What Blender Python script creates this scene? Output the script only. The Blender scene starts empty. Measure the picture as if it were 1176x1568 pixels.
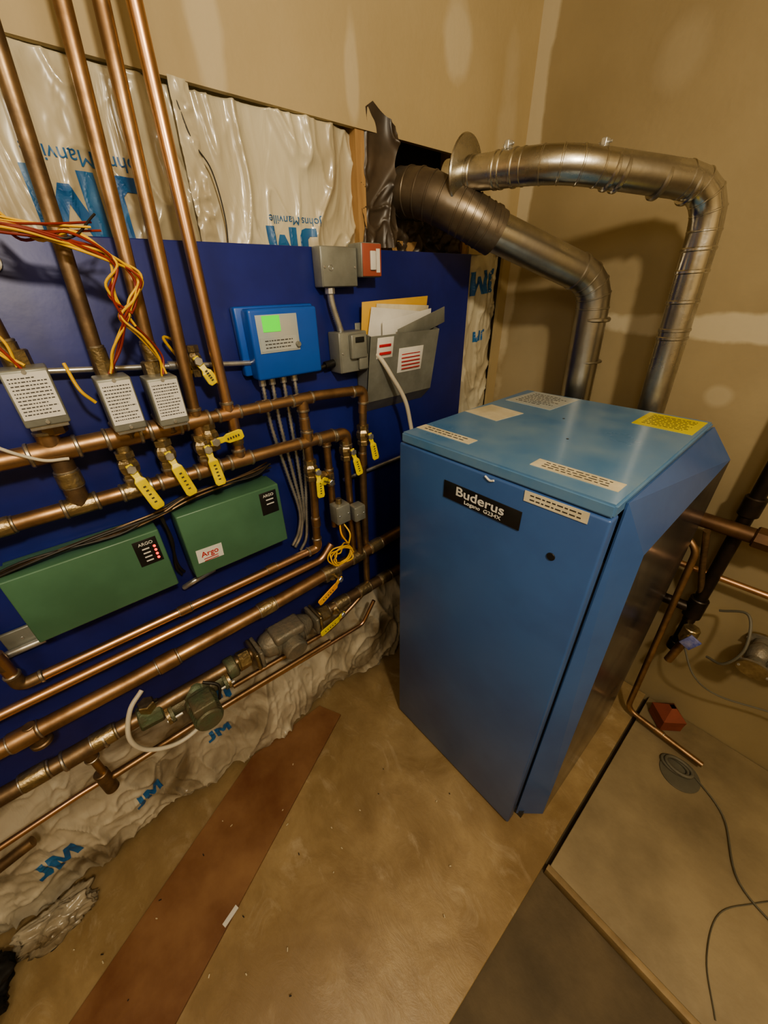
import bpy, bmesh, math, random
from mathutils import Vector, Matrix, noise
random.seed(7)
SC=bpy.context.scene
COL=SC.collection
try:
    SC.view_settings.look='AgX - Medium High Contrast'
except Exception as ex: print('look',ex)
# ---------------------------------------------------------------- materials
def nodes_of(name):
    m=bpy.data.materials.new(name); m.use_nodes=True
    nt=m.node_tree; b=nt.nodes['Principled BSDF']
    return m,nt,b
def mat(name,c1,c2=None,rough=.5,metal=0.0,scale=8,bump=0.0,bscale=None,coat=0.0,detail=5,lo=.35,hi=.65,rough2=None,stretch=None,spec=None,emit=None):
    m,nt,b=nodes_of(name); N=nt.nodes; Lk=nt.links
    b.inputs['Roughness'].default_value=rough; b.inputs['Metallic'].default_value=metal
    b.inputs['Coat Weight'].default_value=coat; b.inputs['Coat Roughness'].default_value=.15
    if spec is not None: b.inputs['Specular IOR Level'].default_value=spec
    tc=N.new('ShaderNodeTexCoord'); mp=N.new('ShaderNodeMapping')
    Lk.new(tc.outputs['Object'],mp.inputs[0])
    if stretch: mp.inputs['Scale'].default_value=stretch
    if c2 is None: c2=tuple(x*.8 for x in c1)
    no=N.new('ShaderNodeTexNoise'); no.inputs['Scale'].default_value=scale; no.inputs['Detail'].default_value=detail
    no.inputs['Roughness'].default_value=.6
    Lk.new(mp.outputs[0],no.inputs['Vector'])
    cr=N.new('ShaderNodeValToRGB'); cr.color_ramp.elements[0].position=lo; cr.color_ramp.elements[1].position=hi
    cr.color_ramp.elements[0].color=(*c1,1); cr.color_ramp.elements[1].color=(*c2,1)
    Lk.new(no.outputs['Fac'],cr.inputs[0]); Lk.new(cr.outputs[0],b.inputs['Base Color'])
    if rough2 is not None:
        mr=N.new('ShaderNodeMapRange'); mr.inputs[3].default_value=rough; mr.inputs[4].default_value=rough2
        mr.inputs[1].default_value=.3; mr.inputs[2].default_value=.7
        Lk.new(no.outputs['Fac'],mr.inputs[0]); Lk.new(mr.outputs[0],b.inputs['Roughness'])
    if bump>0:
        n2=N.new('ShaderNodeTexNoise'); n2.inputs['Scale'].default_value=bscale or scale*4; n2.inputs['Detail'].default_value=6
        Lk.new(mp.outputs[0],n2.inputs['Vector'])
        bp=N.new('ShaderNodeBump'); bp.inputs['Strength'].default_value=bump; bp.inputs['Distance'].default_value=.01
        Lk.new(n2.outputs['Fac'],bp.inputs['Height']); Lk.new(bp.outputs[0],b.inputs['Normal'])
    if emit:
        b.inputs['Emission Color'].default_value=(*emit[0],1); b.inputs['Emission Strength'].default_value=emit[1]
    return m
def wall_mat(name,base,base2,patches,pcol):
    """drywall; patches = list of (cx,cy,cz,rx,ry,rz,strength) soft compound smears in object coords"""
    m,nt,b=nodes_of(name); N=nt.nodes; Lk=nt.links
    b.inputs['Roughness'].default_value=.75
    tc=N.new('ShaderNodeTexCoord')
    no=N.new('ShaderNodeTexNoise'); no.inputs['Scale'].default_value=2.2; no.inputs['Detail'].default_value=6
    Lk.new(tc.outputs['Object'],no.inputs['Vector'])
    cr=N.new('ShaderNodeValToRGB'); cr.color_ramp.elements[0].position=.3; cr.color_ramp.elements[1].position=.7
    cr.color_ramp.elements[0].color=(*base,1); cr.color_ramp.elements[1].color=(*base2,1)
    Lk.new(no.outputs['Fac'],cr.inputs[0]); col=cr.outputs[0]
    dn=N.new('ShaderNodeTexNoise'); dn.inputs['Scale'].default_value=9; dn.inputs['Detail'].default_value=4
    Lk.new(tc.outputs['Object'],dn.inputs['Vector'])
    for (cx,cy,cz,rx,ry,rz,s,soft) in patches:
        mp=N.new('ShaderNodeVectorMath'); mp.operation='SUBTRACT'; mp.inputs[1].default_value=(cx,cy,cz)
        Lk.new(tc.outputs['Object'],mp.inputs[0])
        dv=N.new('ShaderNodeVectorMath'); dv.operation='DIVIDE'; dv.inputs[1].default_value=(rx,ry,rz)
        Lk.new(mp.outputs[0],dv.inputs[0])
        ln=N.new('ShaderNodeVectorMath'); ln.operation='LENGTH'; Lk.new(dv.outputs[0],ln.inputs[0])
        ad=N.new('ShaderNodeMath'); ad.operation='MULTIPLY_ADD'; ad.inputs[1].default_value=.9; 
        Lk.new(dn.outputs['Fac'],ad.inputs[0]); Lk.new(ln.outputs['Value'],ad.inputs[2])
        mr=N.new('ShaderNodeMapRange'); mr.inputs[1].default_value=1.45-soft; mr.inputs[2].default_value=1.45+soft
        mr.inputs[3].default_value=s; mr.inputs[4].default_value=0
        Lk.new(ad.outputs[0],mr.inputs[0])
        mx=N.new('ShaderNodeMix'); mx.data_type='RGBA'
        Lk.new(mr.outputs[0],mx.inputs[0]); Lk.new(col,mx.inputs[6]); mx.inputs[7].default_value=(*pcol,1)
        col=mx.outputs[2]
    Lk.new(col,b.inputs['Base Color'])
    fn=N.new('ShaderNodeTexNoise'); fn.inputs['Scale'].default_value=60; Lk.new(tc.outputs['Object'],fn.inputs['Vector'])
    bp=N.new('ShaderNodeBump'); bp.inputs['Strength'].default_value=.08; bp.inputs['Distance'].default_value=.01
    Lk.new(fn.outputs['Fac'],bp.inputs['Height']); Lk.new(bp.outputs[0],b.inputs['Normal'])
    return m
COPPER=mat('copper_aged',(.50,.32,.185),(.25,.155,.085),rough=.32,metal=.88,scale=14,rough2=.52)
COPPERB=mat('copper_bright',(.74,.46,.29),(.43,.26,.15),rough=.26,metal=.95,scale=10,rough2=.45)
BRONZE=mat('copper_dark',(.32,.22,.13),(.155,.105,.065),rough=.38,metal=.82,scale=20,rough2=.58)
BRASS=mat('brass_fitting',(.50,.40,.24),(.28,.22,.13),rough=.34,metal=.88,scale=30,bump=.2)
SOLDER=mat('solder_ring',(.55,.50,.42),(.33,.28,.21),rough=.38,metal=.9,scale=60)
GALV=mat('galvanised_steel',(.64,.62,.56),(.38,.35,.30),rough=.20,metal=1,scale=9,rough2=.40,bump=.06)
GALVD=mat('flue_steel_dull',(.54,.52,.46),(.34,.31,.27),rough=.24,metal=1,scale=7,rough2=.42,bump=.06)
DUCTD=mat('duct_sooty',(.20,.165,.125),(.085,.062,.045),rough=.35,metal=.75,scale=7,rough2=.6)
GREYBOX=mat('grey_metal_box',(.28,.29,.26),(.21,.215,.19),rough=.4,metal=.3,scale=15)
ZINC=mat('zinc_conduit',(.66,.67,.66),(.48,.48,.46),rough=.3,metal=.8,scale=40)
BLUEB=mat('blue_painted_board',(.020,.032,.23),(.013,.021,.155),rough=.40,scale=4,bump=.03,bscale=40)
BLUE=mat('boiler_blue_enamel',(.058,.138,.355),(.046,.098,.265),rough=.30,scale=2.5,rough2=.42,coat=.3)
BLUET=mat('boiler_blue_dusty',(.085,.21,.40),(.20,.30,.40),rough=.24,scale=5,rough2=.5,coat=.3,lo=.4,hi=.75,detail=9)
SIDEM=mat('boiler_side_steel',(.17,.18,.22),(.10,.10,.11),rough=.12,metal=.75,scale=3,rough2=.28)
BLUEC=mat('controller_blue',(.018,.11,.50),(.014,.09,.41),rough=.3,scale=4,coat=.3)
GREEN=mat('green_enamel',(.085,.195,.12),(.065,.15,.09),rough=.35,scale=6)
GREEND=mat('pump_green',(.11,.15,.09),(.15,.125,.08),rough=.5,metal=.3,scale=25,bump=.3)
GREYP=mat('pump_grey',(.17,.165,.135),(.26,.22,.165),rough=.5,metal=.35,scale=25,bump=.3)
WHITE=mat('white_paper',(.72,.71,.67),(.62,.61,.57),rough=.6,scale=10)
CREAM=mat('cream_label',(.70,.64,.48),(.52,.46,.32),rough=.5,scale=12)
SILVL=mat('silver_label',(.38,.43,.45),(.46,.47,.43),rough=.4,scale=12)
YELL=mat('yellow_label',(.66,.58,.04),(.55,.46,.04),rough=.5,scale=12)
YELH=mat('yellow_vinyl_handle',(.80,.66,.03),(.62,.49,.03),rough=.35,scale=30)
ORNG=mat('orange_handle',(.85,.30,.03),(.8,.45,.02),rough=.4,scale=20)
BLACK=mat('black_plastic',(.012,.012,.012),(.02,.02,.02),rough=.35,scale=20)
LUMPM=mat('matte_black_lump',(.010,.010,.010),(.016,.015,.014),rough=.6,scale=20)
INK=mat('ink',(.05,.045,.04),(.07,.06,.05),rough=.6)
REDI=mat('red_ink',(.55,.04,.05),(.45,.03,.04),rough=.5)
BLUEI=mat('blue_ink',(.02,.10,.28),(.035,.16,.36),rough=.4,scale=20)
SCREEN=mat('lcd_green',(.10,.75,.05),(.08,.65,.04),rough=.3,emit=((.10,.9,.03),.5))
LED=mat('led_red',(.9,.03,.03),(.8,.02,.02),rough=.3,emit=((1,.05,.03),2.5))
WIREY=mat('wire_yellow',(.80,.50,.03),(.7,.42,.03),rough=.45)
WIRER=mat('wire_brown_red',(.30,.035,.02),(.20,.03,.02),rough=.45)
WIREK=mat('wire_black',(.02,.018,.015),(.03,.025,.02),rough=.5)
WIREW=mat('cable_white',(.62,.58,.48),(.5,.46,.38),rough=.45)
WOOD=mat('stud_wood',(.46,.29,.13),(.34,.20,.09),rough=.6,scale=6,stretch=(6,6,.8),bump=.1)
EDGEW=mat('dusty_edge_board',(.38,.28,.155),(.24,.17,.09),rough=.6,scale=9,bump=.2)
PLANK=mat('red_cedar_plank',(.150,.060,.030),(.30,.17,.085),rough=.40,scale=4,bump=.12,bscale=30,rough2=.6,lo=.36,hi=.72,detail=9)
PLY=None
FOIL=mat('envelope_manila',(.72,.45,.10),(.62,.38,.08),rough=.6)
IRON=mat('black_iron_pipe',(.03,.025,.02),(.05,.035,.025),rough=.4,metal=.6,scale=30)
RUST=mat('brown_iron_pipe',(.16,.09,.045),(.10,.055,.03),rough=.45,metal=.6,scale=20)
REDP=mat('red_plastic',(.28,.08,.055),(.19,.055,.04),rough=.6,scale=8)
HOSE=mat('grey_hose',(.15,.14,.105),(.10,.09,.065),rough=.6)
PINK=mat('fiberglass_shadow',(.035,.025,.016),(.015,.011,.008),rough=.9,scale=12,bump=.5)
DARKPL=mat('torn_dark_plastic',(.085,.06,.04),(.035,.025,.017),rough=.38,scale=9)
# insulation facing
def plastic(name,c1,c2,bs=.25,sc=3,lo=.30,hi=.58):
    m,nt,b=nodes_of(name); N=nt.nodes; Lk=nt.links
    b.inputs['Roughness'].default_value=.28; b.inputs['Coat Weight'].default_value=.5; b.inputs['Coat Roughness'].default_value=.10
    tc=N.new('ShaderNodeTexCoord')
    no=N.new('ShaderNodeTexNoise'); no.inputs['Scale'].default_value=sc; no.inputs['Detail'].default_value=8; no.inputs['Distortion'].default_value=1.0
    Lk.new(tc.outputs['Object'],no.inputs['Vector'])
    cr=N.new('ShaderNodeValToRGB'); cr.color_ramp.elements[0].position=lo; cr.color_ramp.elements[1].position=hi
    cr.color_ramp.elements[0].color=(*c2,1); cr.color_ramp.elements[1].color=(*c1,1)
    Lk.new(no.outputs['Fac'],cr.inputs[0]); Lk.new(cr.outputs[0],b.inputs['Base Color'])
    mp=N.new('ShaderNodeMapping'); mp.inputs['Scale'].default_value=(1,1.8,.6); Lk.new(tc.outputs['Object'],mp.inputs[0])
    n2=N.new('ShaderNodeTexNoise'); n2.inputs['Scale'].default_value=8; n2.inputs['Detail'].default_value=3; n2.inputs['Distortion'].default_value=1.4
    Lk.new(mp.outputs[0],n2.inputs['Vector'])
    bp=N.new('ShaderNodeBump'); bp.inputs['Strength'].default_value=bs; bp.inputs['Distance'].default_value=.02
    Lk.new(n2.outputs['Fac'],bp.inputs['Height']); Lk.new(bp.outputs[0],b.inputs['Normal'])
    return m
INSUL=plastic('insulation_facing',(.62,.57,.43),(.40,.34,.23),.22)
INSULD=plastic('insulation_facing_dirty',(.54,.49,.39),(.17,.13,.08),.35,4,.38,.60)

# ---------------------------------------------------------------- mesh helpers
def empty(name,loc=(0,0,0)):
    e=bpy.data.objects.new(name,None); COL.objects.link(e); e.location=loc; e.empty_display_size=.05
    return e
def mk(name,bm,m,parent=None,smooth=False,angle=40):
    me=bpy.data.meshes.new(name); bmesh.ops.recalc_face_normals(bm,faces=bm.faces)
    if smooth:
        for f in bm.faces: f.smooth=True
        a=math.radians(angle)
        for e in bm.edges:
            if len(e.link_faces)==2 and e.calc_face_angle(0)>a: e.smooth=False
    bm.to_mesh(me); bm.free()
    ob=bpy.data.objects.new(name,me); COL.objects.link(ob)
    for mm in (m if isinstance(m,(list,tuple)) else [m]): me.materials.append(mm)
    if parent is not None: ob.parent=parent
    return ob
def box(name,lo,hi,m,parent=None,bev=0.0,rot=None,seg=2):
    bm=bmesh.new(); bmesh.ops.create_cube(bm,size=1)
    lo=Vector(lo); hi=Vector(hi); c=(lo+hi)/2; s=hi-lo
    for v in bm.verts: v.co=Vector((v.co.x*s.x,v.co.y*s.y,v.co.z*s.z))
    if bev>0: bmesh.ops.bevel(bm,geom=bm.edges[:],offset=bev,segments=seg,affect='EDGES',profile=.5)
    M=Matrix.Translation(c)
    if rot is not None: M=M@rot
    bm.transform(M)
    return mk(name,bm,m,parent,smooth=bev>0,angle=50)
def prism(name,poly,z0,z1,m,parent=None,bev=0):
    bm=bmesh.new()
    a=[bm.verts.new((x,y,z0)) for x,y in poly]; b=[bm.verts.new((x,y,z1)) for x,y in poly]
    bm.faces.new(a[::-1]); bm.faces.new(b); n=len(poly)
    for i in range(n): bm.faces.new((a[i],a[(i+1)%n],b[(i+1)%n],b[i]))
    if bev>0: bmesh.ops.bevel(bm,geom=bm.edges[:],offset=bev,segments=2,affect='EDGES')
    return mk(name,bm,m,parent,smooth=bev>0)
def fillet(pts,rad,n=6):
    pts=[Vector(p) for p in pts]
    if rad<=0 or len(pts)<3: return pts
    out=[pts[0]]
    for i in range(1,len(pts)-1):
        a,b,c=pts[i-1],pts[i],pts[i+1]
        u=(a-b); w=(c-b); r=min(rad,u.length*.48,w.length*.48)
        p=b+u.normalized()*r; q=b+w.normalized()*r
        for k in range(n+1):
            t=k/n; out.append(p*(1-t)**2+b*2*t*(1-t)+q*t*t)
    out.append(pts[-1]); return out
def sweep_bm(bm,path,r,seg=16,cap=True,radii=None):
    rings=[]; n=len(path); nrm=None
    for i,p in enumerate(path):
        if i==0: t=path[1]-path[0]
        elif i==n-1: t=path[-1]-path[-2]
        else: t=(path[i+1]-path[i]).normalized()+(path[i]-path[i-1]).normalized()
        t.normalize()
        if nrm is None:
            a=Vector((0,0,1)) if abs(t.z)<.9 else Vector((1,0,0)); nrm=(a-t*a.dot(t)).normalized()
        else: nrm=(nrm-t*nrm.dot(t)).normalized()
        bn=t.cross(nrm); rr=radii[i] if radii else r
        rings.append([bm.verts.new(p+(nrm*math.cos(2*math.pi*k/seg)+bn*math.sin(2*math.pi*k/seg))*rr) for k in range(seg)])
    for i in range(n-1):
        for k in range(seg):
            bm.faces.new((rings[i][k],rings[i][(k+1)%seg],rings[i+1][(k+1)%seg],rings[i+1][k]))
    if cap: bm.faces.new(rings[0][::-1]); bm.faces.new(rings[-1])
def tube(name,pts,r,m,parent=None,bend=0.0,seg=16,n=6,smooth=True,angle=45):
    bm=bmesh.new(); sweep_bm(bm,fillet(pts,bend,n),r,seg)
    return mk(name,bm,m,parent,smooth=smooth,angle=angle)
def cyl(name,a,b,r,m,parent=None,seg=20,bev=.12,r2=None):
    a=Vector(a); b=Vector(b); d=(b-a); L=d.length; r2=r if r2 is None else r2
    e=min(L*.25,r*bev); u=d.normalized()
    bm=bmesh.new(); sweep_bm(bm,[a,a+u*e,b-u*e,b],r,seg,radii=[r-e,r,r2,r2-e])
    return mk(name,bm,m,parent,smooth=True,angle=35)
def crom(pts,n=8):
    P=[Vector(p) for p in pts]; P=[P[0]*2-P[1]]+P+[P[-1]*2-P[-2]]; out=[]
    for i in range(1,len(P)-2):
        for k in range(n):
            t=k/n; a,b,c,d=P[i-1],P[i],P[i+1],P[i+2]
            out.append(.5*((2*b)+(c-a)*t+(2*a-5*b+4*c-d)*t*t+(3*b-a-3*c+d)*t**3))
    out.append(P[-2]); return out
def wire(name,pts,r,m,parent=None,seg=8,n=8):
    bm=bmesh.new(); sweep_bm(bm,crom(pts,n),r,seg); return mk(name,bm,m,parent,smooth=True)
def axes(face):
    return {'X':(Vector((0,1,0)),Vector((0,0,1)),Vector((1,0,0))),
            'F':(Vector((1,0,0)),Vector((0,0,1)),Vector((0,-1,0))),
            'T':(Vector((1,0,0)),Vector((0,1,0)),Vector((0,0,1)))}[face]
def textmesh(s,size,thick,align='CENTER',bold=.012):
    cu=bpy.data.curves.new('txt','FONT'); cu.body=s; cu.size=size; cu.extrude=thick; cu.align_x=align; cu.align_y='CENTER'
    cu.offset=size*bold
    o=bpy.data.objects.new('txt_t',cu); COL.objects.link(o)
    bpy.context.view_layer.update()
    me=bpy.data.meshes.new_from_object(o.evaluated_get(bpy.context.evaluated_depsgraph_get()))
    bpy.data.objects.remove(o); me.materials.clear(); return me
def text(name,s,loc,size,m,parent,face='X',rot=0,sx=1.0,align='CENTER',thick=.0004,bold=.008):
    me=textmesh(s,size,thick,align,bold); me.materials.append(m)
    u,v,w=axes(face)
    M=Matrix((u,v,w)).transposed().to_4x4()
    M=Matrix.Translation(loc)@M@Matrix.Rotation(rot,4,'Z')@Matrix.Diagonal((sx,1,1,1))
    me.transform(M)
    ob=bpy.data.objects.new(name,me); COL.objects.link(ob); ob.parent=parent; return ob
LOGO=[[(.30,1),(.60,1),(.60,.22),(.52,.06),(.36,0),(0,0),(0,.24),(.22,.24),(.30,.32)],
      [(.72,0),(.72,1),(1.06,1),(1.27,.52),(1.48,1),(1.82,1),(1.82,0),(1.54,0),(1.54,.62),(1.36,.22),(1.18,.22),(1.0,.62),(1.0,0)]]
def print_on(name,s,y,z,size,m,parent,xfun,rot=0,sx=1.0,bold=0,off=.0012,maxe=.006):
    """flat printed lettering that follows a rumpled sheet x=xfun(y,z)"""
    bm=bmesh.new()
    if s=='JM':
        for poly in LOGO: bm.faces.new([bm.verts.new(((px-.9)*size*.72,(py-.5)*size*.72,0)) for px,py in poly])
    else:
        me=textmesh(s,size,0,bold=bold); bm.from_mesh(me)
    bm.transform(Matrix.Rotation(rot,4,'Z')@Matrix.Diagonal((sx,1,1,1)))
    bmesh.ops.remove_doubles(bm,verts=bm.verts,dist=1e-5)
    bmesh.ops.triangulate(bm,faces=bm.faces)
    for it in range(8):
        es=[e for e in bm.edges if e.calc_length()>maxe]
        if not es: break
        bmesh.ops.subdivide_edges(bm,edges=es,cuts=1); bmesh.ops.triangulate(bm,faces=bm.faces)
    for v in bm.verts:
        yy=y+v.co.x; zz=z+v.co.y; v.co=Vector((xfun(yy,zz)+off,yy,zz))
    return mk(name,bm,m,parent)
def label(name,c,w,h,parent,face='X',rot=0,m=None,ink=None,lines=5,margin=.12,head=False,thick=.0008):
    u,v,n=axes(face); c=Vector(c); cr,sr=math.cos(rot),math.sin(rot); u,v=u*cr+v*sr,v*cr-u*sr
    def quad(bm,x0,x1,y0,y1,z0,z1):
        vs=[]
        for z in (z0,z1):
            for (x,y) in ((x0,y0),(x1,y0),(x1,y1),(x0,y1)): vs.append(bm.verts.new(c+u*x+v*y+n*z))
        for q in ((3,2,1,0),(4,5,6,7),(0,1,5,4),(1,2,6,5),(2,3,7,6),(3,0,4,7)): bm.faces.new([vs[i] for i in q])
    bm=bmesh.new(); quad(bm,-w/2,w/2,-h/2,h/2,-.0003,thick); mk(name,bm,m or WHITE,parent)
    if lines:
        bm=bmesh.new(); mw=w*(1-2*margin); mh=h*(1-2*margin); st=mh/lines
        for i in range(lines):
            y=mh/2-st*(i+.5); hh=st*.15*(1.7 if head and i==0 else 1); x=-mw/2; end=mw/2*(1 if random.random()<.6 else random.uniform(.3,.9))
            while x<end:
                l=random.uniform(.03,.10)*w; x2=min(x+l,end); quad(bm,x,x2,y-hh,y+hh,thick,thick+.0003); x=x2+w*.025
        mk(name+'_print',bm,ink or INK,parent)

# ---------------------------------------------------------------- camera
cd=bpy.data.cameras.new('camera'); cam=bpy.data.objects.new('camera',cd); COL.objects.link(cam)
cd.sensor_width=36; cd.sensor_fit='AUTO'; cd.lens=36*575/1568; cd.clip_start=.02
R=Vector((.65479,.75555,-.01972)); U=-Vector((.37844,-.35033,-.85677)); Fw=Vector((-.65424,.55355,-.51532))
cam.matrix_world=Matrix(((R.x,U.x,-Fw.x,.954),(R.y,U.y,-Fw.y,0),(R.z,U.z,-Fw.z,1.5),(0,0,0,1)))
SC.camera=cam

# ---------------------------------------------------------------- room shell
YB=1.45; ZC=2.55; XR=2.7; YF=-1.9
WL=wall_mat('drywall_kraft_left',(.455,.36,.205),(.38,.295,.16),[
  (0,.425,1.90,1,.028,.10,.45,.2),(0,.744,1.90,1,.018,.085,.4,.2),(0,1.09,2.03,1,.05,.075,.5,.2),
  (0,.0,2.0,1,.9,.6,.2,.6),(0,1.33,1.75,1,.05,.3,.25,.25)],(.64,.57,.42))
WB=wall_mat('drywall_kraft_back_shaded',(.37,.295,.17),(.27,.21,.115),[  # dimmer light on this wall is put into its darker base tones
  (1.15,YB,1.385,.80,1,.042,.7,.10),(.01,YB,2.1,.04,1,.9,.8,.12),(.41,YB,1.97,.05,1,.06,.15,.35),
  (.75,YB,1.21,.03,1,.03,.35,.25),(.1,YB,1.1,.10,1,.35,.25,.3)],(.58,.51,.37))
WP=wall_mat('drywall_plain',(.44,.36,.22),(.38,.30,.18),[],(.6,.5,.3))
wl=empty('wall_left')
box('drywall_upper',(-.013,YF,1.818),(0,YB,ZC),WL,wl)
box('drywall_corner_strip',(-.013,1.20,1.585),(0,YB,1.8175),WL,wl)
box('drywall_corner_strip_low',(-.013,1.405,0),(0,YB,1.5845),WL,wl)
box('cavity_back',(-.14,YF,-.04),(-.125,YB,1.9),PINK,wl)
box('sill_plate',(-.124,YF,-.035),(-.02,YB,.04),WOOD,wl)
box('stud_a',(-.12,.748,.04),(-.004,.775,1.9),WOOD,wl)
box('stud_b',(-.12,1.175,.04),(-.008,1.205,1.9),WOOD,wl)
box('blocking',(-.12,.80,1.56),(-.03,1.0,1.612),WOOD,wl)
box('wall_back',(-.14,YB,-.04),(XR,YB+.03,ZC),WB)
box('wall_right',(XR,YF,-.04),(XR+.03,YB+.03,ZC),WP)
box('wall_front',(-.14,YF-.03,-.04),(XR+.03,YF,ZC),WP)
box('ceiling',(-.14,YF-.03,ZC),(XR+.03,YB+.03,ZC+.03),WP)
CONC=mat('dark_concrete',(.16,.12,.07),(.085,.064,.038),rough=.7,scale=4,bump=.15,bscale=50)
box('floor',(-.14,YF-.03,-.08),(XR+.03,YB+.03,-.036),CONC)

# plywood deck material : tan with dust + scuffs
def ply_mat():
    m,nt,b=nodes_of('dusty_plywood'); N=nt.nodes; Lk=nt.links
    b.inputs['Roughness'].default_value=.38
    tc=N.new('ShaderNodeTexCoord')
    n1=N.new('ShaderNodeTexNoise'); n1.inputs['Scale'].default_value=4.5; n1.inputs['Detail'].default_value=10; n1.inputs['Distortion'].default_value=.5; n1.inputs['Roughness'].default_value=.68
    Lk.new(tc.outputs['Object'],n1.inputs['Vector'])
    cr=N.new('ShaderNodeValToRGB'); e=cr.color_ramp.elements
    e[0].position=.36; e[0].color=(.26,.18,.092,1); e[1].position=.64; e[1].color=(.41,.305,.17,1)
    Lk.new(n1.outputs['Fac'],cr.inputs[0])
    mp=N.new('ShaderNodeMapping'); mp.inputs['Rotation'].default_value=(0,0,.9); mp.inputs['Scale'].default_value=(1,1.6,1); Lk.new(tc.outputs['Object'],mp.inputs[0])
    n2=N.new('ShaderNodeTexNoise'); n2.inputs['Scale'].default_value=8; n2.inputs['Detail'].default_value=10; n2.inputs['Roughness'].default_value=.7; n2.inputs['Distortion'].default_value=.8
    Lk.new(mp.outputs[0],n2.inputs['Vector'])
    r2=N.new('ShaderNodeMapRange'); r2.inputs[1].default_value=.55; r2.inputs[2].default_value=.70; r2.inputs[4].default_value=.55
    Lk.new(n2.outputs['Fac'],r2.inputs[0])
    mx=N.new('ShaderNodeMix'); mx.data_type='RGBA'; Lk.new(r2.outputs[0],mx.inputs[0]); Lk.new(cr.outputs[0],mx.inputs[6]); mx.inputs[7].default_value=(.54,.45,.31,1)
    n3=N.new('ShaderNodeTexNoise'); n3.inputs['Scale'].default_value=2.4; n3.inputs['Detail'].default_value=8; n3.inputs['Roughness'].default_value=.6
    Lk.new(tc.outputs['Object'],n3.inputs['Vector'])
    r3=N.new('ShaderNodeMapRange'); r3.inputs[1].default_value=.48; r3.inputs[2].default_value=.64; r3.inputs[4].default_value=.7
    Lk.new(n3.outputs['Fac'],r3.inputs[0])
    m2=N.new('ShaderNodeMix'); m2.data_type='RGBA'; Lk.new(r3.outputs[0],m2.inputs[0]); Lk.new(mx.outputs[2],m2.inputs[6]); m2.inputs[7].default_value=(.205,.135,.068,1)
    Lk.new(m2.outputs[2],b.inputs['Base Color'])
    bp=N.new('ShaderNodeBump'); bp.inputs['Strength'].default_value=.25; bp.inputs['Distance'].default_value=.01
    Lk.new(n2.outputs['Fac'],bp.inputs['Height']); Lk.new(bp.outputs[0],b.inputs['Normal'])
    return m
PLY=ply_mat()
box('plywood_sheet',(-.015,YF+.01,-.035),(.932,YB-.005,0),[PLY],None,bev=.002)
SLAB=mat('slab_tan',(.35,.28,.17),(.205,.16,.095),rough=.5,scale=3,bump=.1,bscale=40,rough2=.65,detail=9,lo=.38,hi=.66)
slab=empty('concrete_pad')
box('pad_top',(.945,.63,-.035),(2.3,YB-.005,-.001),SLAB,slab,bev=.002)
box('pad_front_board',(.94,.612,-.035),(2.3,.629,.002),EDGEW,slab,bev=.001)
prism('wood_plank',[(.15,.425),(.06,.38),(.06,.09),(.67,-1.2),(.90,-1.12),(.505,-.307)],.0005,.010,PLANK,None,bev=.001)
box('paper_scrap',(.412,-.16,.0105),(.424,-.115,.0125),WHITE,None,rot=Matrix.Rotation(.3,4,'Z'))
deb=empty('floor_debris')
for k in range(34):
    x=random.uniform(.16,.88); y=random.uniform(-.55,.55); a=random.uniform(0,3.1); w_=random.uniform(.0015,.004)
    box('chip',(x-w_,y-.0012,.0105),(x+w_,y+.0012,.0115),CREAM if k%3 else WIREK,deb,rot=Matrix.Rotation(a,4,'Z'))

# ---------------------------------------------------------------- insulation sheets
def sheet(name,y0,y1,z0,z1,ny,nz,xf,m,parent=None,edge=None):
    bm=bmesh.new(); g=[]
    for j in range(nz+1):
        row=[]
        for i in range(ny+1):
            y=y0+(y1-y0)*i/ny; z=z0+(z1-z0)*j/nz
            if edge: y,z=edge(y,z,i/ny,j/nz)
            row.append(bm.verts.new((xf(y,z,i/ny,j/nz),y,z)))
        g.append(row)
    for j in range(nz):
        for i in range(ny): bm.faces.new((g[j][i],g[j][i+1],g[j+1][i+1],g[j+1][i]))
    return mk(name,bm,m,parent,smooth=True,angle=180)
def wr(y,z,s=1,seed=0):
    p=Vector((y*7*s,z*5*s,seed)); q=noise.noise_vector(p*1.3)
    a=1-abs(noise.noise(p+q*.9)); b=1-abs(noise.noise(p*2.3+q*1.5+Vector((3,1,5))))
    return (a**3)*.6+(b**4)*.4
def crease(y,z,s=1,seed=0,vz=1.0):
    p=Vector((y*6*s,z*3.0*s*vz,seed)); q=noise.noise_vector(p*.8)*1.1
    a=(1-abs(noise.noise(p+q)))**9
    p2=Vector((y*15*s,z*7*s*vz,seed+4)); b=(1-abs(noise.noise(p2+q*1.5)))**10
    return noise.noise(p*.8)*.9+a*.75+b*.35
def bulge(t): return max(0,1-abs(2*t-1)**4)
ins=empty('insulation_batt')
segs=[(-1.7,-.45),(-.45,-.02),(-.02,.355),(.358,.748)]
def xtop(y,z,k=None,s=None):
    if k is None:
        for kk,(a,b) in enumerate(segs):
            if a<=y<=b: k=kk
        if k is None: k=3
    a,b=segs[k]; s=(y-a)/(b-a); t=(z-1.48)/.35
    ed=min(1,max(0,(1-abs(2*s-1))*5))
    x=-.032+.024*bulge(s)+.016*crease(y,z,1.1,k*3,.8)+.010*crease(y,z,2.4,k,.7)*(1-.7*ed)-(0.02 if t>.955 else 0)
    if z<1.60: x=min(x,.009)
    return x
for k,(a,b) in enumerate(segs):
    sheet('batt_facing_%d'%k,a,b,1.48,1.83,int((b-a)*300),110,lambda y,z,s,t:xtop(y,z,k),INSUL,ins)
for (a,b) in ((.338,.374),(-.040,-.005)):
    sheet('stapled_flange',a,b,1.48,1.82,12,80,lambda y,z,s,t:min(-.005+.010*wr(y,z,2.5,4),.009),INSUL,ins)
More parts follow.
